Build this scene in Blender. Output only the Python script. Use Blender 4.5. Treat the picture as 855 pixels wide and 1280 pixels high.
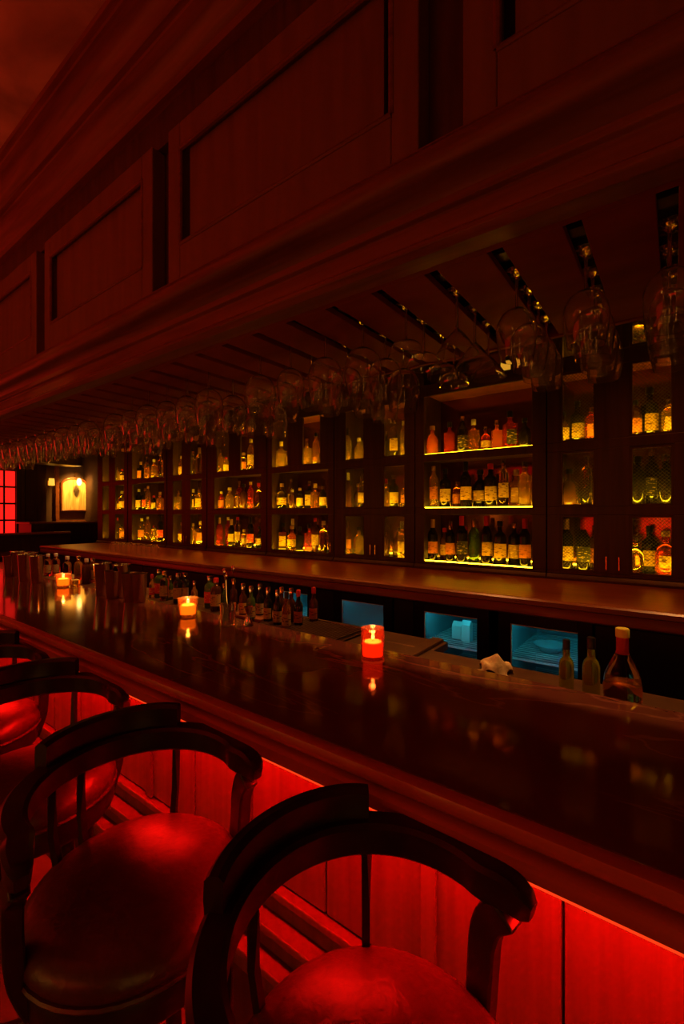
import bpy, bmesh, math, random
from mathutils import Vector
R = math.radians
PI = math.pi
random.seed(11)
for o in list(bpy.data.objects): bpy.data.objects.remove(o)
S = bpy.context.scene
C = S.collection

# ------------------------------------------------------------------ camera
H = 1.52
YAW = 36.7
cam_d = bpy.data.cameras.new('camera')
cam = bpy.data.objects.new('camera', cam_d); C.objects.link(cam)
cam.location = (0, 0, H); cam.rotation_euler = (R(90), 0, R(YAW))
cam_d.sensor_fit = 'HORIZONTAL'; cam_d.sensor_width = 36; cam_d.lens = 36*560/855
cam_d.shift_y = 2/855; cam_d.clip_start = 0.02
S.camera = cam

# ------------------------------------------------------------------ world and lights
W = bpy.data.worlds.new('world'); S.world = W; W.use_nodes = True
W.node_tree.nodes['Background'].inputs[0].default_value = (0.02, 0.0, 0.0, 1)
W.node_tree.nodes['Background'].inputs[1].default_value = 0.3
S.view_settings.view_transform = 'Standard'; S.view_settings.look = 'None'
S.view_settings.exposure = 0.0; S.view_settings.gamma = 1.0; S.view_settings.use_curve_mapping = False

def lamp(name, kind, loc, energy, col, rot=(0, 0, 0), size=.3, sy=None, spot=None):
    d = bpy.data.lights.new(name, kind); d.energy = energy; d.color = col
    if kind == 'AREA':
        d.size = size
        if sy: d.shape = 'RECTANGLE'; d.size_y = sy
    else: d.shadow_soft_size = size
    if spot: d.spot_size = R(spot); d.spot_blend = .8
    o = bpy.data.objects.new(name, d); C.objects.link(o); o.location = loc; o.rotation_euler = rot
    return o
# red wash of the room behind the camera: uplights on the ceiling, a low red glow from the far end
a_ = lamp('red_room_light', 'AREA', (-3.2, -1.6, 2.3), 4, (1, .014, .006), (R(125), 0, 0), 3.5, .5); a_.data.specular_factor = .3
a_ = lamp('red_uplight', 'AREA', (-2.6, -.9, 2.5), 18, (1, .014, .006), (R(180), 0, 0), 3.0, .3); a_.data.specular_factor = .3
a_ = lamp('red_window_glow', 'AREA', (-6.9, -.5, 1.7), 14, (1, .016, .008), (0, R(-90), 0), 1.4, 1.6); a_.data.specular_factor = .4
a_ = lamp('red_room_light', 'AREA', (-.8, -2.4, 1.3), 6, (1, .015, .006), (R(98), 0, 0), 2.0, .3); a_.data.specular_factor = .4
# warm downlights over the back counter and over the well
for x in (-5.2, -3.9, -2.6, -1.3, 0.0):
    a_ = lamp('warm_downlight', 'SPOT', (x, 2.1, 3.05), 26, (1, .19, .025), (0, 0, 0), .03, spot=80); a_.data.specular_factor = .35
for x in (-4.4, -3.3, -2.2, -1.1, 0.1):
    a_ = lamp('warm_well_light', 'SPOT', (x, 1.85, 2.95), 60, (1, .5, .14), (R(-15), 0, 0), .02, spot=62); a_.data.specular_factor = .5
for x, yy in ((-6, -1.4), (-4.8, -2.2), (-3.4, -1.3), (-2.2, -2.3), (-.7, -1.9), (.9, -1.2)):  # added unseen points that put warm glints on the hanging glasses
    a_ = lamp('glint_point_light', 'POINT', (x+.5, yy, 2.75), .22, (1, .38, .07), size=.04); a_.data.specular_factor = 8; a_.data.diffuse_factor = .2
for x, yy, rr in ((-5.2, -2.8, 0), (-3.6, -2.8, 0), (-1.8, -2.8, 0), (1.9, -1.2, 70)):  # added unseen low panels, warm streaks on the shaker tins
    a_ = lamp('warm_glint_panel', 'AREA', (x, yy, .7), 3.2, (1, .40, .05), (R(90), 0, R(rr)), .45, .7); a_.data.diffuse_factor = .12
for x in (-2.35, -3.3):  # added spots to brighten the shaker tins, no fixture there
    lamp('warm_bar_spot', 'SPOT', (x, .2, 3.1), 14, (1, .42, .08), (R(25), 0, 0), .02, spot=34)
for x, yy in ((-4.6, -2.6), (-2.9, -2.75), (-1.5, -2.7), (-.2, -2.7), (1.5, -1.6)):  # added unseen upright strips for warm reflections in glass and steel
    a_ = lamp('warm_streak_light', 'AREA', (x, yy, 1.75), .8, (1, .40, .06), (R(90), 0, R(0 if x < 1 else 40)), .07, .8); a_.data.specular_factor = 5; a_.data.diffuse_factor = .25
lamp('warm_room_spot', 'SPOT', (-2.4, -1.2, 1.9), 3, (1, .3, .08), (R(112), 0, R(12)), .05, spot=60)

# ------------------------------------------------------------------ materials
def mat(name, base=(.1, .1, .1), rough=.5, metal=0, trans=0, emit=None, es=1, ior=1.45, spec=.5, coat=0):
    m = bpy.data.materials.new(name); m.use_nodes = True
    b = m.node_tree.nodes['Principled BSDF']
    b.inputs['Base Color'].default_value = (*base, 1)
    b.inputs['Roughness'].default_value = rough
    b.inputs['Metallic'].default_value = metal
    b.inputs['Transmission Weight'].default_value = trans
    b.inputs['IOR'].default_value = ior
    b.inputs['Specular IOR Level'].default_value = spec
    b.inputs['Coat Weight'].default_value = coat
    if emit:
        b.inputs['Emission Color'].default_value = (*emit, 1); b.inputs['Emission Strength'].default_value = es
    return m
def noisy(m, c1, c2, scale=(1, 1, 1), ns=5, detail=6, dist=.5, bump=0, lo=.3, hi=.7):
    nt = m.node_tree; N = nt.nodes; L = nt.links; b = N['Principled BSDF']
    tc = N.new('ShaderNodeTexCoord'); mp = N.new('ShaderNodeMapping'); mp.inputs['Scale'].default_value = scale
    n = N.new('ShaderNodeTexNoise'); n.inputs['Scale'].default_value = ns; n.inputs['Detail'].default_value = detail
    n.inputs['Distortion'].default_value = dist
    r = N.new('ShaderNodeValToRGB'); r.color_ramp.elements[0].position = lo; r.color_ramp.elements[1].position = hi
    r.color_ramp.elements[0].color = (*c1, 1); r.color_ramp.elements[1].color = (*c2, 1)
    L.new(tc.outputs['Object'], mp.inputs[0]); L.new(mp.outputs[0], n.inputs[0]); L.new(n.outputs[0], r.inputs[0])
    L.new(r.outputs[0], b.inputs['Base Color'])
    if bump:
        bp = N.new('ShaderNodeBump'); bp.inputs['Strength'].default_value = bump; bp.inputs['Distance'].default_value = .01
        L.new(n.outputs[0], bp.inputs['Height']); L.new(bp.outputs[0], b.inputs['Normal'])
    return m
wood_x = noisy(mat('mahogany_long', rough=.42, spec=.25), (.11, .030, .015), (.21, .060, .028), (.6, 9, 9), 4)
wood_edge = noisy(mat('mahogany_edge', rough=.3, spec=.5), (.34, .06, .035), (.50, .09, .05), (.6, 9, 9), 4)
wood_z = noisy(mat('mahogany_upright', rough=.4, spec=.4), (.13, .045, .024), (.18, .065, .032), (7, 7, .7), 3)
wood_dark = noisy(mat('dark_walnut', rough=.35, spec=.4), (.045, .018, .012), (.09, .035, .02), (6, 6, .6), 5)
wood_cab = noisy(mat('cabinet_wood', rough=.42, spec=.4), (.032, .012, .007), (.06, .022, .012), (8, 8, .6), 4)
counter_wood = noisy(mat('counter_wood', rough=.3, spec=.5), (.20, .055, .02), (.32, .095, .032), (.7, 6, 6), 4)
stool_wood = noisy(mat('stool_wood', rough=.3, spec=.45), (.014, .006, .005), (.030, .012, .009), (4, 4, 4), 5)
board_mat = noisy(mat('front_board_wood', rough=.45, spec=.3), (.17, .05, .03), (.23, .07, .045), (12, 12, .5), 4)
rack_mat = noisy(mat('rack_board', rough=.7, spec=.1), (.18, .024, .010), (.23, .032, .014), (1, 4, 1), 3)
leather = noisy(mat('seat_leather', rough=.36, spec=.7), (.055, .014, .010), (.08, .02, .014), (1, 1, 1), 60, bump=.15)
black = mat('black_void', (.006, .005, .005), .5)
blackm = mat('black_metal', (.012, .012, .013), .35, .3)
steel = mat('steel', (.68, .62, .56), .11, 1)
rail_steel = noisy(mat('worktop_steel', rough=.36, metal=.6), (.13, .06, .03), (.20, .10, .05), (1, 1, 1), 12)
brass = mat('brass', (.8, .45, .15), .25, 1)
mesh_wire = mat('mesh_wire', (.02, .012, .008), .5, .2)
ceil_mat = noisy(mat('ceiling_plaster', rough=.9), (.33, .16, .15), (.85, .45, .42), (1, 1, 1), 2.2, 6, .6)
wall_mat = noisy(mat('wall_plaster', rough=.85), (.10, .05, .035), (.14, .07, .05), (1, 1, 1), 4)
floor_mat = noisy(mat('floor_tiles', rough=.4), (.16, .10, .08), (.24, .15, .12), (1, 1, 1), 3)
back_mirror = mat('smoked_mirror', (.30, .10, .035), .12, .85)
led_yellow = mat('shelf_led', (.9, .7, .3), .4, emit=(1, .52, .008), es=36)
led_bright = mat('shelf_led_bright', (.9, .7, .3), .4, emit=(1, .56, .008), es=75)
led_rear = mat('shelf_led_rear', (.9, .7, .3), .4, emit=(1, .50, .01), es=22)
led_red = mat('red_led', (.9, .1, .1), .4, emit=(1, .004, .002), es=190)
led_core = mat('red_led_diffuser', (.05, .003, .002), .5, emit=(1, .05, .008), es=1.0)
led_blue = mat('fridge_led', (.4, .8, 1), .4, emit=(.03, .62, .72), es=12)
fridge_in = mat('fridge_lining', (.30, .42, .46), .45)
wire_mat = mat('fridge_wire', (.85, .9, .92), .35, .1)
glass = mat('clear_glass', (1, .93, .88), .015, trans=.98, ior=1.5)
pane_glass = mat('pane_glass', (.95, .95, .95), .03, trans=1, ior=1.1)
fog_glass = mat('fogged_glass', (.45, .55, .58), .6, trans=.75, ior=1.1)
def marble():
    m = mat('bar_top_marble', rough=.08, spec=.36, coat=0)
    nt = m.node_tree; N = nt.nodes; L = nt.links; b = N['Principled BSDF']
    tc = N.new('ShaderNodeTexCoord')
    n = N.new('ShaderNodeTexNoise'); n.inputs['Scale'].default_value = 3.2; n.inputs['Detail'].default_value = 8; n.inputs['Distortion'].default_value = .8
    r = N.new('ShaderNodeValToRGB'); r.color_ramp.elements[0].color = (.08, .02, .013, 1); r.color_ramp.elements[1].color = (.16, .042, .03, 1)
    mp = N.new('ShaderNodeMapping'); mp.inputs['Rotation'].default_value = (0, 0, .25); mp.inputs['Scale'].default_value = (.55, 2.0, 1)
    v = N.new('ShaderNodeTexNoise'); v.inputs['Scale'].default_value = 1.5; v.inputs['Detail'].default_value = 5; v.inputs['Distortion'].default_value = 1.2
    a = N.new('ShaderNodeMath'); a.operation = 'SUBTRACT'; a.inputs[1].default_value = .5
    c = N.new('ShaderNodeMath'); c.operation = 'ABSOLUTE'
    vr = N.new('ShaderNodeValToRGB'); vr.color_ramp.elements[0].color = (1, 1, 1, 1); vr.color_ramp.elements[1].color = (0, 0, 0, 1)
    vr.color_ramp.elements[0].position = 0; vr.color_ramp.elements[1].position = .007
    mx = N.new('ShaderNodeMix'); mx.data_type = 'RGBA'; mx.inputs['B'].default_value = (.22, .07, .05, 1)
    L.new(tc.outputs['Object'], n.inputs[0]); L.new(n.outputs[0], r.inputs[0])
    L.new(tc.outputs['Object'], mp.inputs[0]); L.new(mp.outputs[0], v.inputs[0]); L.new(v.outputs[0], a.inputs[0]); L.new(a.outputs[0], c.inputs[0])
    L.new(c.outputs[0], vr.inputs[0]); L.new(vr.outputs[0], mx.inputs['Factor']); L.new(r.outputs[0], mx.inputs['A'])
    L.new(mx.outputs['Result'], b.inputs['Base Color'])
    return m
marble_mat = marble()

# ------------------------------------------------------------------ mesh helper
class M:
    def __init__(s): s.v = []; s.f = []
    def box(s, x0, x1, y0, y1, z0, z1):
        b = len(s.v)
        s.v += [(x, y, z) for x in (x0, x1) for y in (y0, y1) for z in (z0, z1)]
        s.f += [tuple(b+i for i in q) for q in ((0, 1, 3, 2), (4, 6, 7, 5), (0, 4, 5, 1), (2, 3, 7, 6), (0, 2, 6, 4), (1, 5, 7, 3))]
        return s
    def lathe(s, prof, seg=16, c=(0, 0, 0), a0=0, a1=None, sx=1, sy=1):
        full = a1 is None; n = seg if full else seg+1; b = len(s.v)
        for (r, z) in prof:
            for k in range(n):
                a = a0 + (2*PI if full else a1-a0)*k/seg
                s.v.append((c[0]+r*sx*math.cos(a), c[1]+r*sy*math.sin(a), c[2]+z))
        for i in range(len(prof)-1):
            for k in range(n if full else seg):
                k2 = (k+1) % n
                s.f.append((b+i*n+k, b+i*n+k2, b+(i+1)*n+k2, b+(i+1)*n+k))
        return s
    def sweep(s, pts, sec, up=Vector((0, 0, 1)), cap=True, closed=False):
        # sec: list of (side, up) or function of t ; frames follow the path
        b = len(s.v); n = len(pts); pts = [Vector(p) for p in pts]
        m = len(sec(0) if callable(sec) else sec)
        for i, p in enumerate(pts):
            if closed: t = pts[(i+1) % n]-pts[i-1]
            else: t = pts[min(i+1, n-1)]-pts[max(i-1, 0)]
            t.normalize(); sd = t.cross(up)
            if sd.length < 1e-4: sd = t.cross(Vector((1, 0, 0)))
            sd.normalize(); u = sd.cross(t)
            for (a, c) in (sec(i/(n-1)) if callable(sec) else sec):
                q = p+sd*a+u*c; s.v.append(tuple(q))
        for i in range(n if closed else n-1):
            for k in range(m):
                i2 = (i+1) % n
                s.f.append((b+i*m+k, b+i*m+(k+1) % m, b+i2*m+(k+1) % m, b+i2*m+k))
        if cap and not closed:
            s.f.append(tuple(b+k for k in reversed(range(m)))); s.f.append(tuple(b+(n-1)*m+k for k in range(m)))
        return s
    def prism_x(s, prof, x0, x1):      # prof (y,z) outline extruded along X
        b = len(s.v); m = len(prof)
        s.v += [(x0, y, z) for y, z in prof]+[(x1, y, z) for y, z in prof]
        s.f += [(b+k, b+(k+1) % m, b+m+(k+1) % m, b+m+k) for k in range(m)]
        s.f += [tuple(b+k for k in reversed(range(m))), tuple(b+m+k for k in range(m))]
        return s
    def mesh(s, name, m, smooth=False, org=None):
        me = bpy.data.meshes.new(name)
        vv = s.v if org is None else [(x-org[0], y-org[1], z-org[2]) for x, y, z in s.v]
        me.from_pydata(vv, [], s.f); me.update()
        bm = bmesh.new(); bm.from_mesh(me); bmesh.ops.recalc_face_normals(bm, faces=bm.faces); bm.to_mesh(me); bm.free()
        me.materials.append(m)
        if smooth:
            me.polygons.foreach_set('use_smooth', [True]*len(me.polygons))
            try: me.set_sharp_from_angle(angle=R(38))
            except Exception: pass
        return me
    def build(s, name, m, parent=None, smooth=False, bevel=0, local=False):
        org = None if (parent is None or local) else world_loc(parent)
        o = bpy.data.objects.new(name, s.mesh(name, m, smooth, org)); C.objects.link(o); o.parent = parent
        if bevel:
            bv = o.modifiers.new('bevel', 'BEVEL'); bv.width = bevel; bv.segments = 2; bv.limit_method = 'ANGLE'
        return o
def world_loc(o):
    v = Vector(o.location)
    while o.parent: o = o.parent; v += Vector(o.location)
    return v
def tag(o, label, cat, group=None, kind=None):
    o['label'] = label; o['category'] = cat
    if group: o['group'] = group
    if kind: o['kind'] = kind
    return o
def thing(name, label, cat, loc=(0, 0, 0), group=None, rz=0):
    o = bpy.data.objects.new(name, None); C.objects.link(o); o.location = loc; o.rotation_euler.z = rz
    o.empty_display_size = .05
    return tag(o, label, cat, group)
def struct(o): o['kind'] = 'structure'; return o
def copy_tree(o, loc, rz=0, label=None, group=None):
    r = o.copy(); C.objects.link(r); r.location = loc; r.rotation_euler.z = rz
    for ch in o.children:
        c = ch.copy(); C.objects.link(c); c.parent = r
        for g in ch.children:
            d = g.copy(); C.objects.link(d); d.parent = c
    if label: r['label'] = label
    if group: r['group'] = group
    return r
def inst(name, me, parent=None, loc=(0, 0, 0)):
    o = bpy.data.objects.new(name, me); C.objects.link(o); o.parent = parent; o.location = loc; return o
def circ(r, n=8, ry=None): return [(r*math.cos(2*PI*k/n), (ry or r)*math.sin(2*PI*k/n)) for k in range(n)]
def rect(w, h): return [(-w/2, -h/2), (w/2, -h/2), (w/2, h/2), (-w/2, h/2)]
# X of the point seen in column px on the upright plane Y (along the bar)
def PX(px, Y):
    t = (px-427.5)/560; a = math.cos(R(YAW)); b = math.sin(R(YAW))
    return Y*(a*t-b)/(a+b*t)
def DEP(px, Y):
    t = (px-427.5)/560; return Y/(math.cos(R(YAW))+math.sin(R(YAW))*t)
def PT(px, py, z):                      # point of the level plane z seen at px,py
    f = (z-H)*560/(642-py); r = (px-427.5)/560*f; a = math.cos(R(YAW)); b = math.sin(R(YAW))
    return (-b*f+a*r, a*f+b*r, z)

# ------------------------------------------------------------------ the room
XE, XW = 2.2, -7.4           # right wall, far wall
YF, YB = -3.0, 3.2
ZC = 3.22
fl = struct(M().box(XW, XE, YF, YB, -.05, 0).build('floor', floor_mat))
n = 0
for i in range(22):
    for j in range(7):
        x0 = XE-.45*(i+1); y0 = -.9+.45*j
        if x0 < -5 or y0 > 1.0: continue
        t = M().box(x0+.004, x0+.446, y0+.004, y0+.446, 0, .006).build('tile', floor_mat, fl, local=True)
struct(M().box(XW, XE, YF, YB, ZC, ZC+.05).build('ceiling', ceil_mat))
struct(M().box(XW, XE, YB, YB+.1, 0, ZC).build('wall_back', wall_mat))
struct(M().box(XW, XE, YF-.1, YF, 0, ZC).build('wall_front', wall_mat))
struct(M().box(XE, XE+.1, YF, YB, 0, ZC).build('wall_right', wall_mat))
struct(M().box(XW-.1, XW, YF, YB, 0, ZC).build('wall_left', wall_mat))

# ------------------------------------------------------------------ canopy over the bar
CX0, CX1 = -6.2, 1.6
FY = .93                      # fascia plane
can = thing('bar_canopy', 'dark mahogany panelled canopy with crown moulding running above the whole bar', 'canopy', (-2.3, 1.2, 2.07))
z = lambda ratio, Y: H+ratio*Y
zr = H+.55                    # rack board underside
# lower trim (flat fillet with small bead)
b0 = .868
M().prism_x([(b0, zr-.002), (b0-.012, zr+.012), (b0-.012, zr+.022), (b0-.002, zr+.03), (b0-.002, z(.715, b0)), (b0-.012, z(.722, b0)), (b0-.012, z(.743, b0)),
             (b0+.05, z(.75, b0)), (b0+.05, zr-.002)], CX0, CX1).build('lower_trim', wood_x, can, bevel=.002)
# big moulding above (ogee)
mz = H+.765
og = [(.96, mz-.075), (.925, mz-.075), (.915, mz-.055), (.90, mz-.045), (.885, mz-.04), (.872, mz-.028), (.868, mz-.012), (.868, mz), (.872, mz+.010), (.886, mz+.016), (.893, mz+.03), (.905, mz+.046), (.918, mz+.052), (.922, mz+.065), (.96, mz+.065)]
M().prism_x(og, CX0, CX1).build('ledge_moulding', wood_x, can, smooth=True)
M().box(CX0, CX1, .945, .965, zr+.0185, mz).build('cove_board', wood_dark, can)
# carcass behind the panels
M().box(CX0, CX1, .995, 1.03, zr+.02, ZC-.005).build('backing_board', wood_dark, can)
# crown moulding
cz0 = H+1.545
cr = [(.99, cz0-.02), (.925, cz0-.02), (.918, cz0), (.905, cz0+.008), (.895, cz0+.03), (.87, cz0+.048), (.845, cz0+.058), (.842, cz0+.066), (.825, cz0+.070),
      (.815, cz0+.085), (.80, cz0+.105), (.775, cz0+.12), (.745, cz0+.127), (.742, cz0+.135), (.725, cz0+.138), (.72, ZC-.004), (.99, ZC-.004)]
M().prism_x(cr, CX0, CX1).build('crown_moulding', wood_x, can, smooth=True)
# framed panels
pz0, pz1 = mz+.066, H+1.39
xr = -.369
pitch = 1.115
edges = [(xr+pitch*k, ) for k in (1, 0, -1, -2, -3, -4, -5)]
k = 0
for (xe,) in edges:
    xa, xb = xe-.105-(pitch-.105), xe-.105      # frame spans xa..xb , gap xb..xe
    if xb > CX1: xb = CX1
    if xa < CX0: xa = CX0
    st = .073
    fr = M()
    fr.box(xa, xa+st, FY, FY+.056, pz0, pz1).box(xb-st, xb, FY, FY+.056, pz0, pz1)
    fr.box(xa+st, xb-st, FY, FY+.056, pz0, pz0+.125).box(xa+st, xb-st, FY, FY+.056, pz1-.095, pz1)
    f = fr.build('panel_frame', wood_z, can, bevel=.004)
    # bead moulding and field
    za, zb = pz0+.125, pz1-.095
    bd = M()
    for (p0, p1) in (((xa+st, za), (xb-st, za)), ((xb-st, za), (xb-st, zb)), ((xb-st, zb), (xa+st, zb)), ((xa+st, zb), (xa+st, za))):
        bd.sweep([(p0[0], FY+.004, p0[1]), (p1[0], FY+.004, p1[1])], circ(.009, 8))
    bd.build('panel_bead', wood_x, f, smooth=True)
    M().box(xa+st+.032, xb-st-.032, FY+.020, FY+.035, za, zb).build('panel_field', wood_z, f)
    M().box(xa+st, xb-st, FY+.05, FY+.056, za, zb).build('panel_groove_shade', black, f)  # black board paints deep shade into the gaps beside the field
    k += 1
M().box(CX0, CX1, .9865, .994, pz0-.02, pz1+.02).build('recess_board', wood_dark, can)
M().box(CX0, CX1, .955, .984, pz1+.001, cz0-.021).build('frieze_board', wood_dark, can)
# rack board with slots for the stemmed glasses
SP = .146
RY0, RY1 = b0+.05, 1.50
slots = [-.012-SP*i for i in range(-9, 41)]
xs = sorted(slots)
prev = CX0
for i, sx in enumerate(xs+[CX1+.016]):
    x1 = sx-.016
    M().box(prev, x1, .94, RY1, zr, zr+.018).build('rack_board', rack_mat, can, bevel=.0015)
    prev = sx+.016
M().box(CX0, CX1, RY0-.05, .94, zr, zr+.018).build('rack_edge_board', rack_mat, can)
M().box(CX0, CX1, RY1, RY1+.02, zr-.004, zr+.05).build('rack_edge_board', rack_mat, can, bevel=.002)
M().box(CX0, CX1, .94, RY1, zr+.05, zr+.07).build('rack_back_board', black, can)
# ceiling box over the bar well
M().box(CX0-.25, CX0, .72, 2.66, H+.62, ZC-.004).build('end_beam', wood_dark, can, bevel=.004)

# ------------------------------------------------------------------ hanging glasses
def glass_shell(outer, t=.0016):
    inner = [(max(r-t, 0.0004), zz) for r, zz in outer]
    return outer, inner
def wine_parts(kind):
    # hanging upside down: foot at z=0 (top), bowl below ; returns three profiles
    if kind == 'wine': bowl = [(.0045, -.085), (.018, -.088), (.034, -.1), (.044, -.12), (.047, -.142), (.044, -.17), (.038, -.205)]
    elif kind == 'large': bowl = [(.0045, -.08), (.02, -.083), (.040, -.097), (.052, -.12), (.056, -.146), (.053, -.178), (.046, -.222)]
    elif kind == 'coupe': bowl = [(.0045, -.095), (.02, -.098), (.036, -.106), (.046, -.120), (.050, -.14)]
    elif kind == 'martini': bowl = [(.0045, -.095), (.02, -.112), (.04, -.14), (.054, -.162)]
    else: bowl = [(.0045, -.07), (.014, -.08), (.02, -.1), (.024, -.13), (.025, -.16), (.023, -.20)]   # flute
    t = .002
    lowz = bowl[-1][1]
    shell = bowl+[(bowl[-1][0]-t, lowz)]+[(max(r-t, .001), zz-t if i < 2 else zz) for i, (r, zz) in reversed(list(enumerate(bowl)))]
    shell = shell[:-1]+[(.0006, bowl[0][1]-t*1.5)]
    fr = .036 if kind in ('wine', 'large') else .033
    foot = [(.0004, -.001), (fr-.002, -.0005), (fr, -.0015), (fr-.004, -.003), (.012, -.006), (.0048, -.011)]
    stem = [(.0048, -.010), (.0036, -.02), (.0033, bowl[0][1]+.012), (.0046, bowl[0][1]-.001)]
    return shell, stem, foot
protos = {}
for kd in ('wine', 'large', 'coupe', 'martini', 'flute'):
    sh, stm, ft = wine_parts(kd)
    protos[kd] = (M().lathe(sh, 20).mesh('bowl', glass, True), M().lathe(stm, 8).mesh('stem', glass, True), M().lathe(ft, 16).mesh('foot', glass, True),
                  M().lathe(ft+stm[1:-1]+sh, 12).mesh('wine_glass', glass, True))
names = {'wine': 'wine_glass', 'large': 'wine_glass', 'coupe': 'coupe_glass', 'martini': 'martini_glass', 'flute': 'flute_glass'}
desc = {'wine': 'clear wine glass', 'large': 'big wine glass', 'coupe': 'shallow coupe glass', 'martini': 'wide conical martini glass', 'flute': 'slim champagne flute'}
ordn = ['first', 'second', 'third', 'fourth', 'fifth', 'sixth', 'seventh', 'eighth', 'ninth', 'tenth', 'eleventh', 'twelfth', 'thirteenth', 'fourteenth', 'fifteenth', 'sixteenth',
        'seventeenth', 'eighteenth', 'nineteenth', 'twentieth']
def onum(i):
    if i < 20: return ordn[i]
    return {2: 'twenty', 3: 'thirty', 4: 'forty'}[(i+1)//10]+'-'+ordn[(i+1) % 10-1] if (i+1) % 10 else {30: 'thirtieth', 40: 'fortieth'}[i+1]
rowname = ['nearest the customers', 'one behind the nearest', 'two behind the nearest', 'furthest back']
layout = {0: ('wine', 4), 1: ('wine', 4), 2: ('wine', 4), 3: ('martini', 3), 4: ('coupe', 4), 5: ('large', 3), 6: ('large', 4), 7: ('wine', 3), 8: ('large', 2), 9: (None, 0), 10: ('large', 4), 11: ('wine', 4),
          12: ('wine', 3), 13: ('large', 4), 14: ('wine', 3), 15: ('large', 3), 16: (None, 0), 17: ('large', 4)}
gs = [s_ for s_ in sorted(slots, reverse=True) if s_ < .05 and s_ > -5.2]
for i, sx in enumerate(gs):
    kd, cnt = layout.get(i, (random.choice(['wine', 'large', 'wine', 'flute']), random.choice([2, 3, 3, 4])))
    if not kd: continue
    if i > 17: cnt = min(cnt, 3)
    for j in range(cnt):
        y = 1.10+.112*j+random.uniform(-.008, .008)
        if kd in ('wine', 'flute'): y = 1.10+.104*j
        if kd in ('martini', 'large'): y = 1.10+.122*j
        lab = '%s hanging in the %s slot from right, %s' % (desc[kd], onum(i), rowname[j] if j < cnt-1 or cnt < 4 else rowname[3])
        if i < 15:
            t = thing(names[kd], lab, 'glass', (sx+random.uniform(-.003, .003), y, zr+.0215), 'stemmed glasses hanging in the rack', random.uniform(0, 3))
            for nm, me in zip(('bowl', 'stem', 'foot'), protos[kd][:3]): inst(nm, me, t)
        else:
            t = inst(names[kd], protos[kd][3]); t.location = (sx+random.uniform(-.004, .004), y, zr+.0215); tag(t, lab, 'glass', 'stemmed glasses hanging in the rack')

# ------------------------------------------------------------------ bar counter
BX0, BX1 = -5.9, 1.6
BY0, BY1 = .66, 1.254
BZ = 1.077
bar = thing('bar_counter', 'long bar counter with dark red marble top and red underlit panelled front', 'bar counter', (-2.2, .95, 0))
M().box(BX0, BX1, BY0+.022, BY1, BZ-.035, BZ).build('bar_top', marble_mat, bar, bevel=.003)
M().prism_x([(BY0+.0225, BZ-.001), (BY0+.012, BZ-.001), (BY0+.003, BZ-.006), (BY0, BZ-.016), (BY0+.002, BZ-.026), (BY0+.01, BZ-.034), (BY0+.0225, BZ-.036)], BX0, BX1).build('nosing', wood_edge, bar, smooth=True)
M().prism_x([(BY0+.03, BZ-.036), (BY0+.03, BZ-.046), (BY0+.018, BZ-.05), (BY0+.012, BZ-.058), (BY0+.014, BZ-.084), (BY0+.018, BZ-.086), (BY0+.025, BZ-.086), (BY0+.025, BZ-.065), (BY0+.19, BZ-.065), (BY0+.19, BZ-.036)], BX0, BX1).build('apron_moulding', wood_edge, bar, smooth=True)
PY = .85
# light strip under the overhang
M().box(BX0, BX1, BY0+.044, BY0+.052, BZ-.072, BZ-.0655).build('light_strip', led_red, bar)
M().prism_x([(BY0+.0175, BZ-.0862), (BY0+.0175, BZ-.0910), (BY0+.0215, BZ-.0914), (BY0+.0215, BZ-.0862)], BX0, BX1).build('strip_diffuser', led_core, bar)
# front boards
x = .895+.263*3
i = 0
while x > BX0+.05:
    xa = max(x-.263, BX0)
    M().box(xa+.0025, x-.0025, PY, PY+.02, .545, BZ-.066).build('front_board', board_mat, bar, bevel=.004)
    if i % 4 == 3:
        M().box(xa-.004, xa+.030, PY-.012, PY-.0005, .545, BZ-.066).build('pilaster_strip', board_mat, bar, bevel=.003)
    x -= .263; i += 1
M().box(BX0, BX1, PY+.02, PY+.05, 0, BZ-.036).build('front_backing', wood_dark, bar)
for k, (zz, yy) in enumerate(((.517, PY-.022), (.436, PY-.045), (.356, PY-.068))):
    M().box(BX0, BX1, yy, PY+.02, zz, zz+.022).build('base_ledge', board_mat, bar, bevel=.004)
    M().box(BX0, BX1, yy+.022, PY+.018, zz-.06, zz-.0005).build('base_board', board_mat, bar)
M().box(BX0, BX1, PY-.04, PY+.02, 0, .295).build('kick_board', wood_dark, bar)
# far return of the bar
M().box(BX0-.35, BX0-.001, BY0, 2.05, BZ-.035, BZ).build('return_top', marble_mat, bar, bevel=.003)
M().box(BX0-.35, BX0-.3, BY0+.05, 2.05, 0, BZ-.036).build('return_panel', wood_z, bar)
# inner side
M().box(BX0, BX1, BY1-.04, BY1-.02, 0, BZ-.036).build('inner_panel', blackm, bar)

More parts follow.
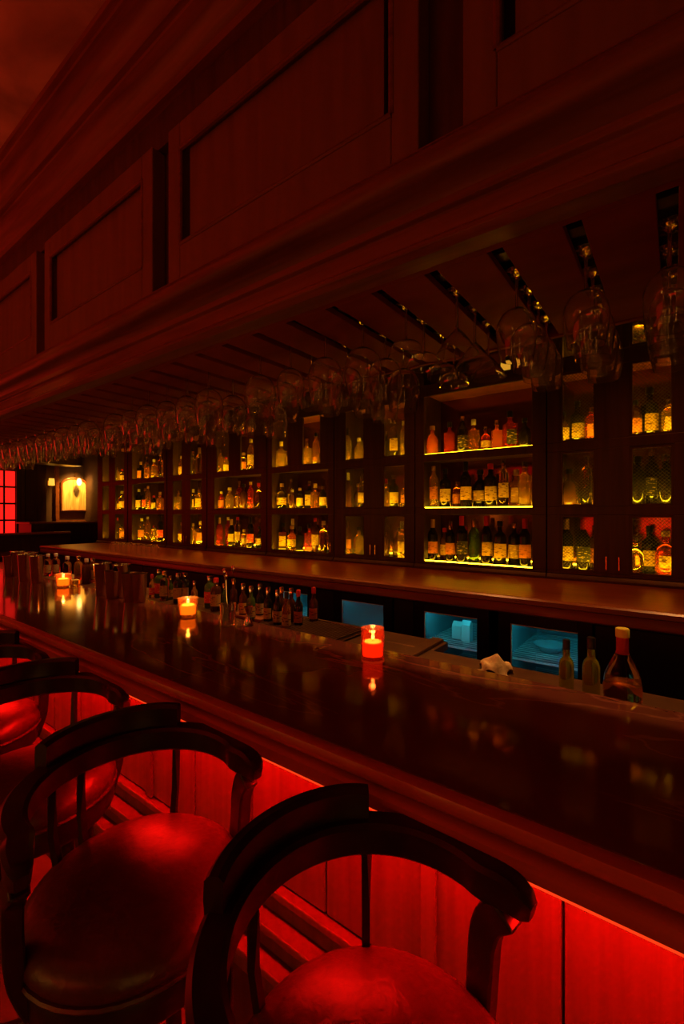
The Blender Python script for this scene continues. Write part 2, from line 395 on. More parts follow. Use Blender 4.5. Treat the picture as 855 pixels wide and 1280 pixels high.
# ------------------------------------------------------------------ bartender's station behind the bar
LZ = 1.027
stn = thing('service_station', 'low steel service worktop behind the bar with a raised end', 'worktop', (-2.4, 1.5, 0))
M().box(BX0+.4, BX1, BY1+.001, 1.49, LZ-.03, LZ).build('drip_ledge', rail_steel, stn, bevel=.003)
M().box(BX0+.4, -.70, 1.492, 1.62, LZ-.03, LZ).build('worktop', rail_steel, stn, bevel=.003)
M().box(BX0+.4, -.72, 1.60, 1.618, .3, LZ-.031).build('apron', blackm, stn)
M().box(-.76, -.715, 1.26, 1.615, LZ+.0005, LZ+.012).build('end_lip', rail_steel, stn, bevel=.003)
def grate(x0, x1, y0, y1, z0, label, nm='drip_mat'):
    t = thing(nm, label, 'mat', ((x0+x1)/2, (y0+y1)/2, z0))
    M().box(x0, x1, y0, y1, z0+.0005, z0+.006).build('base', blackm, t)
    fr = M().box(x0, x1, y0, y0+.008, z0+.006, z0+.014).box(x0, x1, y1-.008, y1, z0+.006, z0+.014).box(x0, x0+.008, y0+.008, y1-.008, z0+.006, z0+.014).box(x1-.008, x1, y0+.008, y1-.008, z0+.006, z0+.014)
    fr.build('rim', steel, t, bevel=.002)
    n = int((x1-x0-.02)/.016)
    for k in range(n):
        xx = x0+.012+k*.016
        M().box(xx, xx+.007, y0+.008, y1-.008, z0+.008, z0+.012).build('bar', rail_steel, t)
grate(-1.48, -1.02, 1.33, 1.56, LZ, 'slatted steel drip mat lying behind the ribbed red candle')
t = thing('cutting_board', 'small wooden cutting board on the worktop behind the bitters bottles', 'board', (-1.60, 1.47, LZ))
M().box(-1.72, -1.50, 1.40, 1.55, LZ+.0005, LZ+.014).build('board', counter_wood, t, bevel=.003)

# ------------------------------------------------------------------ back counter
CY0, CY1 = 2.01, 2.70
CZ = H-.362
bc = thing('back_counter', 'long polished wooden back counter under the bottle cabinets', 'counter', (-2.2, 2.4, 0))
BCX0 = -5.75
M().box(BCX0, BX1, CY0+.02, YB-.01, CZ-.03, CZ).build('counter_top', counter_wood, bc, bevel=.003)
M().prism_x([(CY0+.0195, CZ-.001), (CY0+.008, CZ-.001), (CY0, CZ-.008), (CY0, CZ-.026), (CY0+.012, CZ-.032), (CY0+.006, CZ-.04), (CY0+.006, CZ-.07), (CY0+.016, CZ-.076), (CY0+.0195, CZ-.078)], BCX0, BX1).build('counter_edge', counter_wood, bc, smooth=True)
M().box(BCX0, BX1, CY0+.02, CY0+.05, CZ-.078, CZ-.0305).build('counter_apron', wood_dark, bc)
M().box(BCX0, BX1, CY1+.1, CY1+.13, 0, CZ-.031).build('rear_board', black, bc)
M().box(BCX0, BX1, 1.5, 2.8, 0.0065, .02).build('floor_mat', black)
bpy.data.objects['floor_mat']['label'] = 'black rubber mat on the floor behind the bar'; bpy.data.objects['floor_mat']['category'] = 'mat'

# coolers under it
def cooler(px0, px1, label, fog=False, items=3):
    FYc = 2.06
    gx0, gx1 = PX(px0, FYc), PX(px1, FYc)
    x0, x1 = gx0-.055, gx1+.055
    zt = H-.239*FYc; z1 = CZ-.085; z0 = .12; gz0 = .62
    t = thing('bottle_cooler', label, 'fridge', ((x0+x1)/2, 2.3, 0))
    D = CY1-.02
    M().box(x0, x0+.02, FYc+.03, D, z0, z1).box(x1-.02, x1, FYc+.03, D, z0, z1).box(x0+.02, x1-.02, FYc+.03, D, z1-.02, z1).box(x0+.02, x1-.02, FYc+.03, D, z0, z0+.2).build('casing', blackm, t)
    M().box(x0+.021, x0+.028, FYc+.035, D-.03, z0+.2, z1-.021).box(x1-.028, x1-.021, FYc+.035, D-.03, z0+.2, z1-.021).box(x0+.021, x1-.021, D-.03, D-.001, z0+.2, z1-.021).build('lining', fridge_in, t)
    dr = M().box(x0, gx0, FYc, FYc+.028, z0, z1).box(gx1, x1, FYc, FYc+.028, z0, z1).box(gx0, gx1, FYc, FYc+.028, zt, z1).box(gx0, gx1, FYc, FYc+.028, z0, gz0).build('door', blackm, t, bevel=.002)
    M().box(gx0, gx1, FYc+.010, FYc+.016, gz0, zt).build('pane', fog_glass if fog else pane_glass, dr)
    M().box(gx0, gx0+.005, FYc+.002, FYc+.009, gz0, zt).box(gx0+.005, gx1, FYc+.002, FYc+.009, zt-.004, zt).build('gasket', wire_mat, dr)
    M().box(x0+.03, x1-.03, FYc+.06, FYc+.075, z1-.032, z1-.022).build('lamp', led_blue, t)
    for zs in (zt-.17, zt-.36):
        w = M().sweep([(x0+.03, FYc+.05, zs), (x1-.03, FYc+.05, zs)], circ(.004, 6)).sweep([(x0+.03, D-.05, zs), (x1-.03, D-.05, zs)], circ(.004, 6))
        nn = 16
        for k in range(nn+1):
            yy = FYc+.06+(D-.12-FYc)*k/nn
            w.box(x0+.029, x1-.029, yy-.0022, yy+.0022, zs+.002, zs+.006)
        w.build('wire_shelf', wire_mat, t)
    return t, gx0, gx1, zt
fA = cooler(638, 722, 'cooler with bright blue-lit interior, rightmost one behind the squat decanter')
fB = cooler(530, 596, 'blue-lit cooler showing white cartons inside, left of the rightmost one')
fC = cooler(427, 479, 'cooler with a fogged pale teal glass door', fog=True)
fD = cooler(345, 384, 'dim teal cooler behind the row of bitters bottles')
x = BX1-.01
# plain dark cupboards filling the gaps under the counter
fx = sorted([(PX(a, 2.06)-.055, PX(b, 2.06)+.055) for a, b in ((638, 722), (530, 596), (427, 479), (345, 384))])
gaps = []; cur = BCX0
for a, b in fx+[(BX1, BX1)]:
    if a-cur > .05: gaps.append((cur+.004, a-.004))
    cur = b
gi = 0
gl = ['dark cupboard under the back counter at its far left end', 'dark cupboard between the dim teal cooler and the fogged one', 'narrow dark cupboard between the fogged cooler and the cartons', 'narrow dark cupboard left of the rightmost blue cooler', 'dark cupboard under the back counter right of all coolers']
for (a, b) in gaps:
    t = thing('base_cupboard', gl[min(gi, 4)], 'cupboard', ((a+b)/2, 2.3, 0)); gi += 1
    M().box(a, b, 2.085, CY1, .1, CZ-.085).build('body', blackm, t)
    nd = max(1, round((b-a)/.5))
    for q in range(nd):
        xa = a+(b-a)*q/nd; xb = a+(b-a)*(q+1)/nd
        d = M().box(xa+.004, xb-.004, 2.066, 2.084, .12, CZ-.09).build('door', black, t, bevel=.002)
# things in the coolers
def carton(x, y, z0, w, d, h, m, label):
    t = thing('carton', label, 'carton', (x, y, z0))
    M().box(x-w/2, x+w/2, y-d/2, y+d/2, z0, z0+h).build('box', m, t, bevel=.002)
    M().prism_x([(y-d/2, z0+h+.0003), (y+d/2, z0+h+.0003), (y, z0+h+.02)], x-w/2, x+w/2).build('gable', m, t)
white_c = mat('carton_card', (.75, .8, .8), .6)
_, a, b, zt = fB
carton(a+.10, 2.26, zt-.17+.0065, .05, .05, .07, white_c, 'white carton on the left in the cooler, upper shelf')
carton(a+.155, 2.24, zt-.17+.0065, .045, .045, .085, white_c, 'taller white carton beside it in the cooler, upper shelf')
carton(b-.05, 2.20, zt-.36+.0065, .07, .06, .1, mat('brown_card', (.25, .16, .1), .6), 'brown carton on the lower shelf of the cooler with white cartons')
_, a, b, zt = fA
t = thing('ice_bowl', 'shallow clear bowl on the shelf of the rightmost blue cooler', 'bowl', ((a+b)/2-.02, 2.30, zt-.17+.0065))
M().lathe([(.0005, .0), (.04, 0), (.075, .035), (.072, .036), (.038, .004), (.0005, .004)], 20).build('bowl', mat('bowl_glass', (.8, .95, 1), .1, trans=.6), t, True, local=True)

# ------------------------------------------------------------------ bottle cabinets
CYF = CY1; CYB = 3.08
zC, zB, zA, zT = H-.116*CYF, H+.014*CYF, H+.145*CYF, H+.286*CYF
zTop = z(.314, CYF); zMesh = 2.78
levels = [(zC, zB-.045), (zB, zA-.05), (zA, zT)]
door_m = wood_cab
def wire_mesh(x0, x1, z0, z1, y, parent, p=.0175):
    w = M(); h = z1-z0; L = x1-x0; t = .0008
    k = -h
    while k < L:
        for sgn in (1, -1):
            # line from (k,0) to (k+h,h) clipped
            a0 = max(0, -k); a1 = min(h, L-k)
            if a1-a0 > .003:
                if sgn == 1: P0 = (x0+k+a0, z0+a0); P1 = (x0+k+a1, z0+a1)
                else: P0 = (x1-k-a0, z0+a0); P1 = (x1-k-a1, z0+a1)
                yy = y+(.0012 if sgn == 1 else -.0012)
                dx, dz = P1[0]-P0[0], P1[1]-P0[1]; l = math.hypot(dx, dz); nx, nz = -dz/l*t, dx/l*t
                b = len(w.v)
                for q in (P0, P1): w.v += [(q[0]+nx, yy, q[1]+nz), (q[0]-nx, yy, q[1]-nz), (q[0], yy-t, q[1])]
                w.f += [(b, b+1, b+4, b+3), (b+1, b+2, b+5, b+4), (b+2, b, b+3, b+5)]
        k += p
    o = w.build('wire_mesh', mesh_wire, parent); o['kind'] = 'stuff'
    return o
def cabinet(label, px0, px1, cells, rows_narrow=None, lip=True, meshy=False):
    """px0..px1 outer edges; cells = list of (a,b) pixel openings for the three rows"""
    x0, x1 = PX(px0, CYF), PX(px1, CYF)
    t = thing('bottle_cabinet', label, 'cabinet', ((x0+x1)/2, 2.9, CZ))
    M().box(x0, x0+.018, CYF+.022, CYB, CZ+.001, zMesh).build('side_panel', wood_cab, t)
    M().box(x1-.018, x1, CYF+.022, CYB, CZ+.001, zMesh).build('side_panel', wood_cab, t)
    M().box(x0+.018, x1-.018, CYB-.012, CYB, CZ+.001, zMesh).build('back_panel', back_mirror, t)
    M().box(x0+.018, x1-.018, CYF+.022, CYB-.012, CZ+.001, zC-.001).build('plinth', wood_cab, t)
    M().prism_x([(CYF+.0215, CZ+.0005), (CYF-.02, CZ+.0005), (CYF-.02, CZ+.012), (CYF-.008, CZ+.022), (CYF-.002, CZ+.03), (CYF+.0215, CZ+.03)], x0, x1).build('base_moulding', wood_cab, t, True)
    for i, (za, zb) in enumerate(levels):
        if i: M().box(x0+.019, x1-.019, CYF+.022, CYB-.013, za-.022, za-.001).build('shelf', wood_cab, t)
        M().box(x0+.022, x1-.022, CYF+.026, CYF+.036, za, za+.004).build('light_strip', led_bright if lip else led_yellow, t)
        M().box(x0+.022, x1-.022, CYB-.03, CYB-.020, za, za+.006).build('light_strip', led_rear, t)
        if lip: M().box(x0+.020, x1-.020, CYF+.0205, CYF+.0225, za-.004, za+.008).build('lip', wood_cab, t)
    M().box(x0+.019, x1-.019, CYF+.022, CYB-.013, zTop-.03, zTop).build('top_board', counter_wood, t)
    M().box(x0+.019, x1-.019, CYF+.022, CYB-.013, zMesh-.02, zMesh).build('upper_board', wood_cab, t)
    # face frame, row by row
    rows = [(CZ+.031, zC), (zC, zB-.045), (zB-.045, zB), (zB, zA-.05), (zA-.05, zA), (zA, zT), (zT, zTop), (zTop, zMesh-.04), (zMesh-.04, zMesh)]
    kinds = ['r', 0, 'r', 1, 'r', 2, 'r', 3, 'r']
    for (za, zb), kd in zip(rows, kinds):
        if kd == 'r': M().box(x0, x1, CYF, CYF+.02, za, zb).build('rail', wood_cab, t, bevel=.0025); continue
        cs = cells[kd] if kd < 3 else cells[0]
        xx = x0; st = M()
        for (a, b) in cs:
            xa, xb = PX(a, CYF), PX(b, CYF)
            M().box(xx, xa, CYF, CYF+.02, za, zb).build('stile', wood_cab, t, bevel=.002)
            xx = xb
        M().box(xx, x1, CYF, CYF+.02, za, zb).build('stile', wood_cab, t, bevel=.002)
        if meshy and kd != 'r':
            for (a, b) in cs:
                xa, xb = PX(a, CYF), PX(b, CYF)
                d = M().box(xa-.001, xa+.012, CYF+.004, CYF+.016, za+.0007, zb-.0007).box(xb-.012, xb+.001, CYF+.004, CYF+.016, za+.0007, zb-.0007).box(xa+.012, xb-.012, CYF+.004, CYF+.016, za+.0007, za+.012).box(xa+.012, xb-.012, CYF+.004, CYF+.016, zb-.012, zb-.0007).build('door', wood_cab, t)
                wire_mesh(xa+.012, xb-.012, za+.012, zb-.012, CYF+.009, d)
    return t, x0, x1
def opening(a, b): return [[(a, b)]]*3
cabs = {}
cabs['R'] = cabinet('cabinet with two wire-mesh doors at the right edge of the back wall', 684, 905, [[(700, 745), (787, 843)]]*3, meshy=True)
cabs['O1'] = cabinet('widest open cabinet whose top shelf holds glowing red and orange bottles', 519, 682.5, opening(530, 665), lip=False)
cabs['L'] = cabinet('cabinet with two narrow wire-mesh doors left of the widest cabinet', 418, 518, [[(430, 456), (478, 507)]]*3, meshy=True)
cabs['O2'] = cabinet('open cabinet with two slim lit openings above, right one of the pair', 334, 417, [[(340, 410)], [(340, 410)], [(340, 359), (378, 400)]])
cabs['O3'] = cabinet('open cabinet with two slim lit openings above, left one of the pair', 259, 333, [[(268, 326)], [(268, 326)], [(271, 286), (300, 317)]])
cabs['M'] = cabinet('cabinet with two slim doors beyond the open pair of cabinets', 209, 258, [[(216, 227), (238, 252)]]*3)
cabs['O4'] = cabinet('far open cabinet above the upturned tumblers', 160, 208, opening(165, 205))
cabs['E'] = cabinet('last cabinet at the far left end of the back wall', 122, 159, [[(128, 136), (144, 155)]]*3)
# door handles
for key, pxs in (('R', (758, 774)), ('L', (464, 470)), ('O2', (414,)), ('M', (231, 234))):
    tt = cabs[key][0]
    for p in pxs:
        xx = PX(p, CYF)
        M().box(xx-.003, xx+.003, CYF-.016, CYF-.010, zC+.02, zC+.09).box(xx-.003, xx+.003, CYF-.011, CYF+.001, zC+.022, zC+.028).box(xx-.003, xx+.003, CYF-.011, CYF+.001, zC+.082, zC+.088).build('door_handle', brass, tt, bevel=.001)

# ------------------------------------------------------------------ bottles
gl = {
 'clear': mat('bottle_clear', (1, .84, .5), .04, trans=1, ior=1.35),
 'amber': mat('bottle_amber', (.85, .38, .06), .06, trans=.88, ior=1.33),
 'pale': mat('bottle_gold', (.98, .62, .12), .06, trans=.85, ior=1.33),
 'olive': mat('bottle_olive', (.55, .65, .03), .06, trans=.75, ior=1.33),
 'red': mat('bottle_red', (.75, .08, .03), .08, trans=.75, ior=1.33),
 'orange': mat('bottle_orange', (.9, .22, .05), .1, trans=.65, ior=1.33),
 'green': mat('bottle_green', (.12, .25, .05), .07, trans=.6, ior=1.4),
 'dark': mat('bottle_dark', (.012, .008, .006), .08),
 'brown': mat('bottle_brown', (.10, .03, .01), .07, trans=.3, ior=1.4)}
gdesc = {'clear': 'clear', 'amber': 'amber', 'pale': 'pale gold', 'red': 'deep red', 'orange': 'glowing orange', 'green': 'green', 'olive': 'yellow-green', 'dark': 'dark', 'brown': 'brown'}
def label_mat(name, c, ink):
    m = mat(name, c, .6); nt = m.node_tree; N = nt.nodes; L = nt.links; b = N['Principled BSDF']
    tc = N.new('ShaderNodeTexCoord'); mp = N.new('ShaderNodeMapping'); mp.inputs['Scale'].default_value = (40, 40, 130)
    n = N.new('ShaderNodeTexNoise'); n.inputs['Scale'].default_value = 1; n.inputs['Detail'].default_value = 1
    r = N.new('ShaderNodeValToRGB'); r.color_ramp.interpolation = 'CONSTANT'; r.color_ramp.elements[0].color = (*c, 1); r.color_ramp.elements[1].color = (*ink, 1); r.color_ramp.elements[1].position = .60
    L.new(tc.outputs['Object'], mp.inputs[0]); L.new(mp.outputs[0], n.inputs[0]); L.new(n.outputs[0], r.inputs[0]); L.new(r.outputs[0], b.inputs['Base Color'])
    return m
lb = {'cream': label_mat('label_cream', (.50, .33, .10), (.12, .05, .02)), 'yellow': label_mat('label_yellow', (.62, .38, .045), (.16, .06, .01)),
      'orange': label_mat('label_orange', (.55, .17, .04), (.2, .05, .02)), 'white': label_mat('label_white', (.5, .36, .18), (.12, .06, .04)),
      'red': label_mat('label_red', (.7, .05, .04), (.9, .5, .3)), 'black': label_mat('label_black', (.03, .025, .02), (.5, .35, .1)), 'bronze': label_mat('label_bronze', (.45, .26, .1), (.8, .55, .2))}
cp = {'black': mat('cap_black', (.015, .015, .015), .3), 'gold': mat('cap_gold', (.8, .5, .15), .25, 1), 'red': mat('cap_red', (.6, .02, .02), .35),
      'cork': mat('cap_cork', (.5, .3, .15), .8), 'silver': steel, 'white': mat('cap_white', (.75, .72, .68), .5), 'yellow': mat('cap_yellow', (.95, .85, .1), .4)}
KIND = {
 'wine': dict(r=.0365, p=[(.0005, .002), (.033, 0), (.0365, .004), (.0365, .18), (.033, .2), (.021, .218), (.0145, .235), (.0138, .262)], cap=(.0155, .235, .298), lab=(.05, .135)),
 'spirit': dict(r=.037, p=[(.0005, .002), (.034, 0), (.037, .004), (.037, .165), (.034, .178), (.02, .19), (.0135, .2), (.013, .235)], cap=(.0165, .228, .262), lab=(.04, .125)),
 'tall': dict(r=.031, p=[(.0005, .002), (.028, 0), (.031, .004), (.031, .2), (.028, .215), (.015, .232), (.012, .25), (.0118, .272)], cap=(.0145, .266, .298), lab=(.06, .15)),
 'round': dict(r=.046, p=[(.0005, .002), (.038, 0), (.044, .01), (.046, .06), (.045, .11), (.038, .14), (.022, .158), (.0145, .168), (.0135, .2)], cap=(.019, .196, .226), lab=(.04, .1)),
 'square': dict(r=.036, p=None, cap=(.017, .196, .235), lab=(.03, .12)),
 'flask': dict(r=.03, p=[(.0005, .002), (.027, 0), (.03, .004), (.03, .12), (.026, .132), (.013, .145), (.012, .165)], cap=(.0145, .16, .185), lab=(.03, .095)),
 'decanter': dict(r=.044, p=[(.0005, .002), (.036, 0), (.043, .012), (.044, .05), (.040, .08), (.028, .11), (.016, .135), (.013, .15), (.013, .185)], cap=(.016, .178, .2), lab=None),
 'dash': dict(r=.0185, p=[(.0005, .001), (.017, 0), (.0185, .003), (.0185, .085), (.015, .097), (.0085, .105), (.008, .13)], cap=(.0095, .126, .152), lab=(.02, .065)),
}
mc = {}
def bottle_meshes(kind, g, l, c):
    k1 = (kind, g)
    K = KIND[kind]
    if k1 not in mc:
        if kind == 'square':
            m = M().box(-.036, .036, -.028, .028, 0, .155)
            m.v[-8:] = [(x*(1 if zz < .01 else .97), y*(1 if zz < .01 else .97), zz) for x, y, zz in m.v[-8:]]
            m.lathe([(.026, .1555), (.016, .168), (.0125, .178), (.0125, .2), (.0005, .2)], 14)
        else: m = M().lathe(K['p']+[(.0005, K['p'][-1][1])], 18)
        mc[k1] = m.mesh('glass_body', gl[g], True)
    k2 = (kind, 'c', c)
    if k2 not in mc:
        r, a, b = K['cap']
        mc[k2] = M().lathe([(.0005, a), (r, a), (r, b-.003), (r-.002, b), (.0005, b)], 12).mesh('cap', cp[c], True)
    k3 = (kind, 'l', l)
    if l and k3 not in mc:
        a, b = K['lab']
        if kind == 'square': mc[k3] = M().box(-.030, .030, -.0298, -.0288, a, b).mesh('label', lb[l])
        else: mc[k3] = M().lathe([(K['r']+.0003, a), (K['r']+.0009, a), (K['r']+.0009, b), (K['r']+.0003, b), (K['r']+.0003, a)], 12, a0=R(205), a1=R(345)).mesh('label', lb[l], True)
    return mc[k1], mc[k2], (mc[k3] if l else None)
seen = set()
def bottle(kind, g, l, c, x, y, z0, where, group, sc=1.0, small=False):
    b, cm, lm = bottle_meshes(kind, g, l, c)
    kn = {'wine': 'wine bottle', 'spirit': 'spirit bottle', 'tall': 'tall slim bottle', 'round': 'bulbous bottle', 'square': 'square-shouldered bottle', 'flask': 'small bottle', 'decanter': 'pear-shaped decanter', 'dash': 'little dasher bottle'}[kind]
    lab = '%s %s, %s' % (gdesc[g], kn, where)
    t = thing('bottle' if kind not in ('dash', 'decanter') else {'dash': 'bitters_bottle', 'decanter': 'decanter'}[kind], lab, 'bottle', (x, y, z0+.0006), group, R(random.uniform(-14, 14)+25))
    t.scale = (sc, sc, sc)
    inst('glass_body', b, t); inst('cap', cm, t)
    if lm: inst('label', lm, t)
    return t
YBt = CYF+.11
def row(cab, lvl, items, where, group, lim=None):
    z0 = [zC, zB, zA][lvl]; placed = []
    for i, it in enumerate(items):
        px, kind, g, l, c = it[:5]; sc = it[5] if len(it) > 5 else 1
        y = YBt + (it[6] if len(it) > 6 else 0); x = PX(px, y); r = KIND[kind]['r']*sc
        xc = PX(px, CYF+.02); ci = [c_ for c_ in cabs.values() if c_[1] <= xc <= c_[2]]
        if ci: x = min(max(x, ci[0][1]+.020+r), ci[0][2]-.020-r)
        for n_ in range(8):
            bad = [q for q in placed if math.hypot(q[0]-x, q[1]-y) < r*1.12+q[2]*1.12]
            if not bad: break
            y += .02
        if bad: continue
        placed.append((x, y, r))
        w = '%s from left %s' % (onum(i), where)
        bottle(kind, g, l, c, x, y, z0, w, group, sc)
row('O1', 2, [(540.5, 'round', 'orange', None, 'cork', .9), (562, 'square', 'red', None, 'black', .92), (578, 'spirit', 'dark', 'black', 'gold', .92), (592, 'square', 'amber', None, 'white', .9),
              (607, 'round', 'red', 'bronze', 'silver', .72, .04), (621, 'square', 'orange', None, 'gold', .8), (637.5, 'square', 'red', 'black', 'black', 1.0), (656, 'round', 'dark', None, 'black', .8)],
    'on the top shelf of the widest cabinet', 'bottles on the top shelf of the widest cabinet')
row('O1', 1, [(542, 'tall', 'pale', 'orange', 'cork', .95), (556.5, 'spirit', 'dark', 'cream', 'black', 1.0), (568, 'flask', 'amber', 'orange', 'gold', .95), (582, 'wine', 'dark', 'yellow', 'black', 1.0), (597.5, 'round', 'dark', 'bronze', 'black', 1.1, .03),
              (613, 'spirit', 'dark', 'cream', 'red', 1.05), (629, 'tall', 'clear', 'cream', 'silver', 1.0), (642, 'square', 'amber', 'bronze', 'cork', 1.0), (656, 'spirit', 'pale', None, 'silver', 1.05)],
    'on the middle shelf of the widest cabinet', 'bottles on the middle shelf of the widest cabinet')
row('O1', 0, [(541, 'wine', 'dark', 'orange', 'cork', .92), (551, 'spirit', 'brown', 'yellow', 'red', .82), (563, 'wine', 'dark', 'orange', 'silver', .88), (577, 'wine', 'dark', 'black', 'red', 1.0), (591, 'wine', 'green', None, 'gold', .95, .05),
              (608, 'wine', 'dark', 'yellow', 'red', 1.0), (625, 'spirit', 'dark', 'yellow', 'black', 1.02), (640.5, 'spirit', 'dark', 'bronze', 'gold', .98), (656, 'wine', 'dark', 'orange', 'red', .95)],
    'on the bottom shelf of the widest cabinet', 'bottles on the bottom shelf of the widest cabinet')
# behind the right wire doors
row('R', 2, [(704, 'flask', 'brown', 'cream', 'black'), (720, 'spirit', 'dark', 'cream', 'black', .95), (739, 'flask', 'red', 'orange', 'gold', 1.05)], 'left right-hand wire door, top shelf', 'bottles behind the right wire doors')
row('R', 1, [(712, 'round', 'brown', None, 'black', .95), (733, 'tall', 'clear', None, 'silver', .95)], 'left right-hand wire door, middle shelf', 'bottles behind the right wire doors')
row('R', 0, [(708, 'wine', 'dark', 'yellow', 'cork', .95), (729, 'wine', 'dark', 'black', 'red', .95), (742, 'spirit', 'brown', 'orange', 'gold', .95)], 'left right-hand wire door, bottom shelf', 'bottles behind the right wire doors')
row('R', 2, [(793, 'flask', 'brown', 'orange', 'black', 1.1), (811, 'spirit', 'dark', 'yellow', 'black', 1.05), (836, 'flask', 'pale', 'cream', 'silver', 1.0)], 'far right wire door, top shelf', 'bottles behind the right wire doors')
row('R', 1, [(797, 'spirit', 'dark', None, 'black'), (814, 'tall', 'dark', 'black', 'gold'), (832, 'spirit', 'dark', None, 'silver')], 'far right wire door, middle shelf', 'bottles behind the right wire doors')
row('R', 0, [(794, 'round', 'clear', None, 'silver', .85), (811, 'spirit', 'dark', 'yellow', 'black', .95), (832, 'round', 'red', 'yellow', 'cork', 1.0)], 'far right wire door, bottom shelf', 'bottles behind the right wire doors')
rk = ['spirit', 'wine', 'tall', 'square', 'round', 'flask']
def auto(pxa, pxb, n, where, group, lvl, gs_=('dark', 'amber', 'pale', 'clear', 'brown', 'red'), step=None):
    items = []
    for i in range(n):
        px = pxa+(pxb-pxa)*(i+.5)/n+random.uniform(-.4, .4)
        g = random.choice(gs_)
        items.append((px, random.choice(rk), g, random.choice(['yellow', 'orange', 'bronze', None, None, None, None] if g != 'dark' else ['cream', 'yellow', 'orange', 'bronze', None, 'red']), random.choice(list(cp)), random.uniform(.85, 1.0), random.uniform(-.02, .03)))
    row('', lvl, items, where, group)
lit = ('amber', 'pale', 'clear', 'pale', 'brown', 'dark')
for (nm, k0) in (('L', 0),):
    for (a, b, side) in ((430, 456, 'left'), (478, 507, 'right')):
        for lvl, ln in ((0, 'bottom'), (1, 'middle'), (2, 'top')):
            auto(a-1, b+1, 3, '%s narrow wire door, %s shelf' % (side, ln), 'bottles behind the narrow wire doors', lvl, lit)
for (a, b, nm, n) in ((341, 409, 'right of the paired cabinets', 7), (269, 325, 'left of the paired cabinets', 7)):
    for lvl, ln in ((0, 'bottom'), (1, 'middle')):
        auto(a, b, n, '%s shelf, %s' % (ln, nm), 'bottles in the paired open cabinets', lvl, ('dark', 'amber', 'brown', 'red', 'clear', 'dark', 'pale'))
for (a, b, nm) in ((340, 360, 'third'), (378, 401, 'fourth'), (270, 287, 'first'), (300, 318, 'second')):
    auto(a, b, 2, 'in the %s slim lit opening' % nm, 'bottles in the slim lit openings', 2, ('pale', 'clear', 'pale', 'amber'))
for (a, b, nm) in ((215, 228, 'left slim door beyond the pair'), (237, 253, 'right slim door beyond the pair')):
    for lvl, ln in ((0, 'bottom'), (1, 'middle'), (2, 'top')):
        auto(a, b, 2, '%s shelf, %s' % (ln, nm), 'bottles in the far narrow cabinet', lvl, ('pale', 'clear', 'amber'))
for lvl, ln in ((0, 'bottom'), (1, 'middle'), (2, 'top')):
    auto(166, 204, 5, '%s shelf of the far cabinet' % ln, 'bottles in the far open cabinet', lvl, ('pale', 'clear', 'amber', 'dark'))
    auto(143, 156, 2, '%s shelf of the last cabinet' % ln, 'bottles in the last cabinet', lvl, ('pale', 'clear', 'amber'))

# items on the cabinet tops
t = thing('lantern', 'small lantern with glowing yellow glass on top of the widest cabinet', 'lantern', (PX(632, 2.85), 2.85, zTop+.001))
M().lathe([(.0005, 0), (.032, 0), (.034, .012), (.028, .016), (.0005, .016)], 12).build('base', blackm, t, True, local=True)
M().lathe([(.028, .016), (.03, .03), (.03, .085), (.026, .095)], 12).build('glass', mat('lantern_glass', (.35, .16, .02), .4, emit=(1, .45, .03), es=.6), t, True, local=True)
M().lathe([(.026, .095), (.034, .098), (.03, .112), (.012, .125), (.006, .14), (.0005, .14)], 12).build('lid', blackm, t, True, local=True)
t = thing('serving_bowl', 'tilted round metal bowl behind the mesh above the right wire door', 'bowl', (PX(800, 2.88), 2.88, zTop+.07))
t.rotation_euler = (R(62), 0, R(20)); t.scale = (1.2, 1.2, 1.2)
M().lathe([(.0005, -.02), (.04, -.018), (.075, -.006), (.09, .02), (.087, .021), (.072, -.002), (.04, -.013), (.0005, -.015)], 24).build('bowl', brass, t, True, local=True)
bottle('flask', 'dark', None, 'black', PX(724, 2.85), 2.85, zTop+.001, 'standing behind the mesh above the left wire door', None, .9)
M_led = M().box(PX(700, 2.73), PX(843, 2.73), 2.728, 2.738, zTop+.001, zTop+.006).build('light_strip', led_bright, cabs['R'][0])

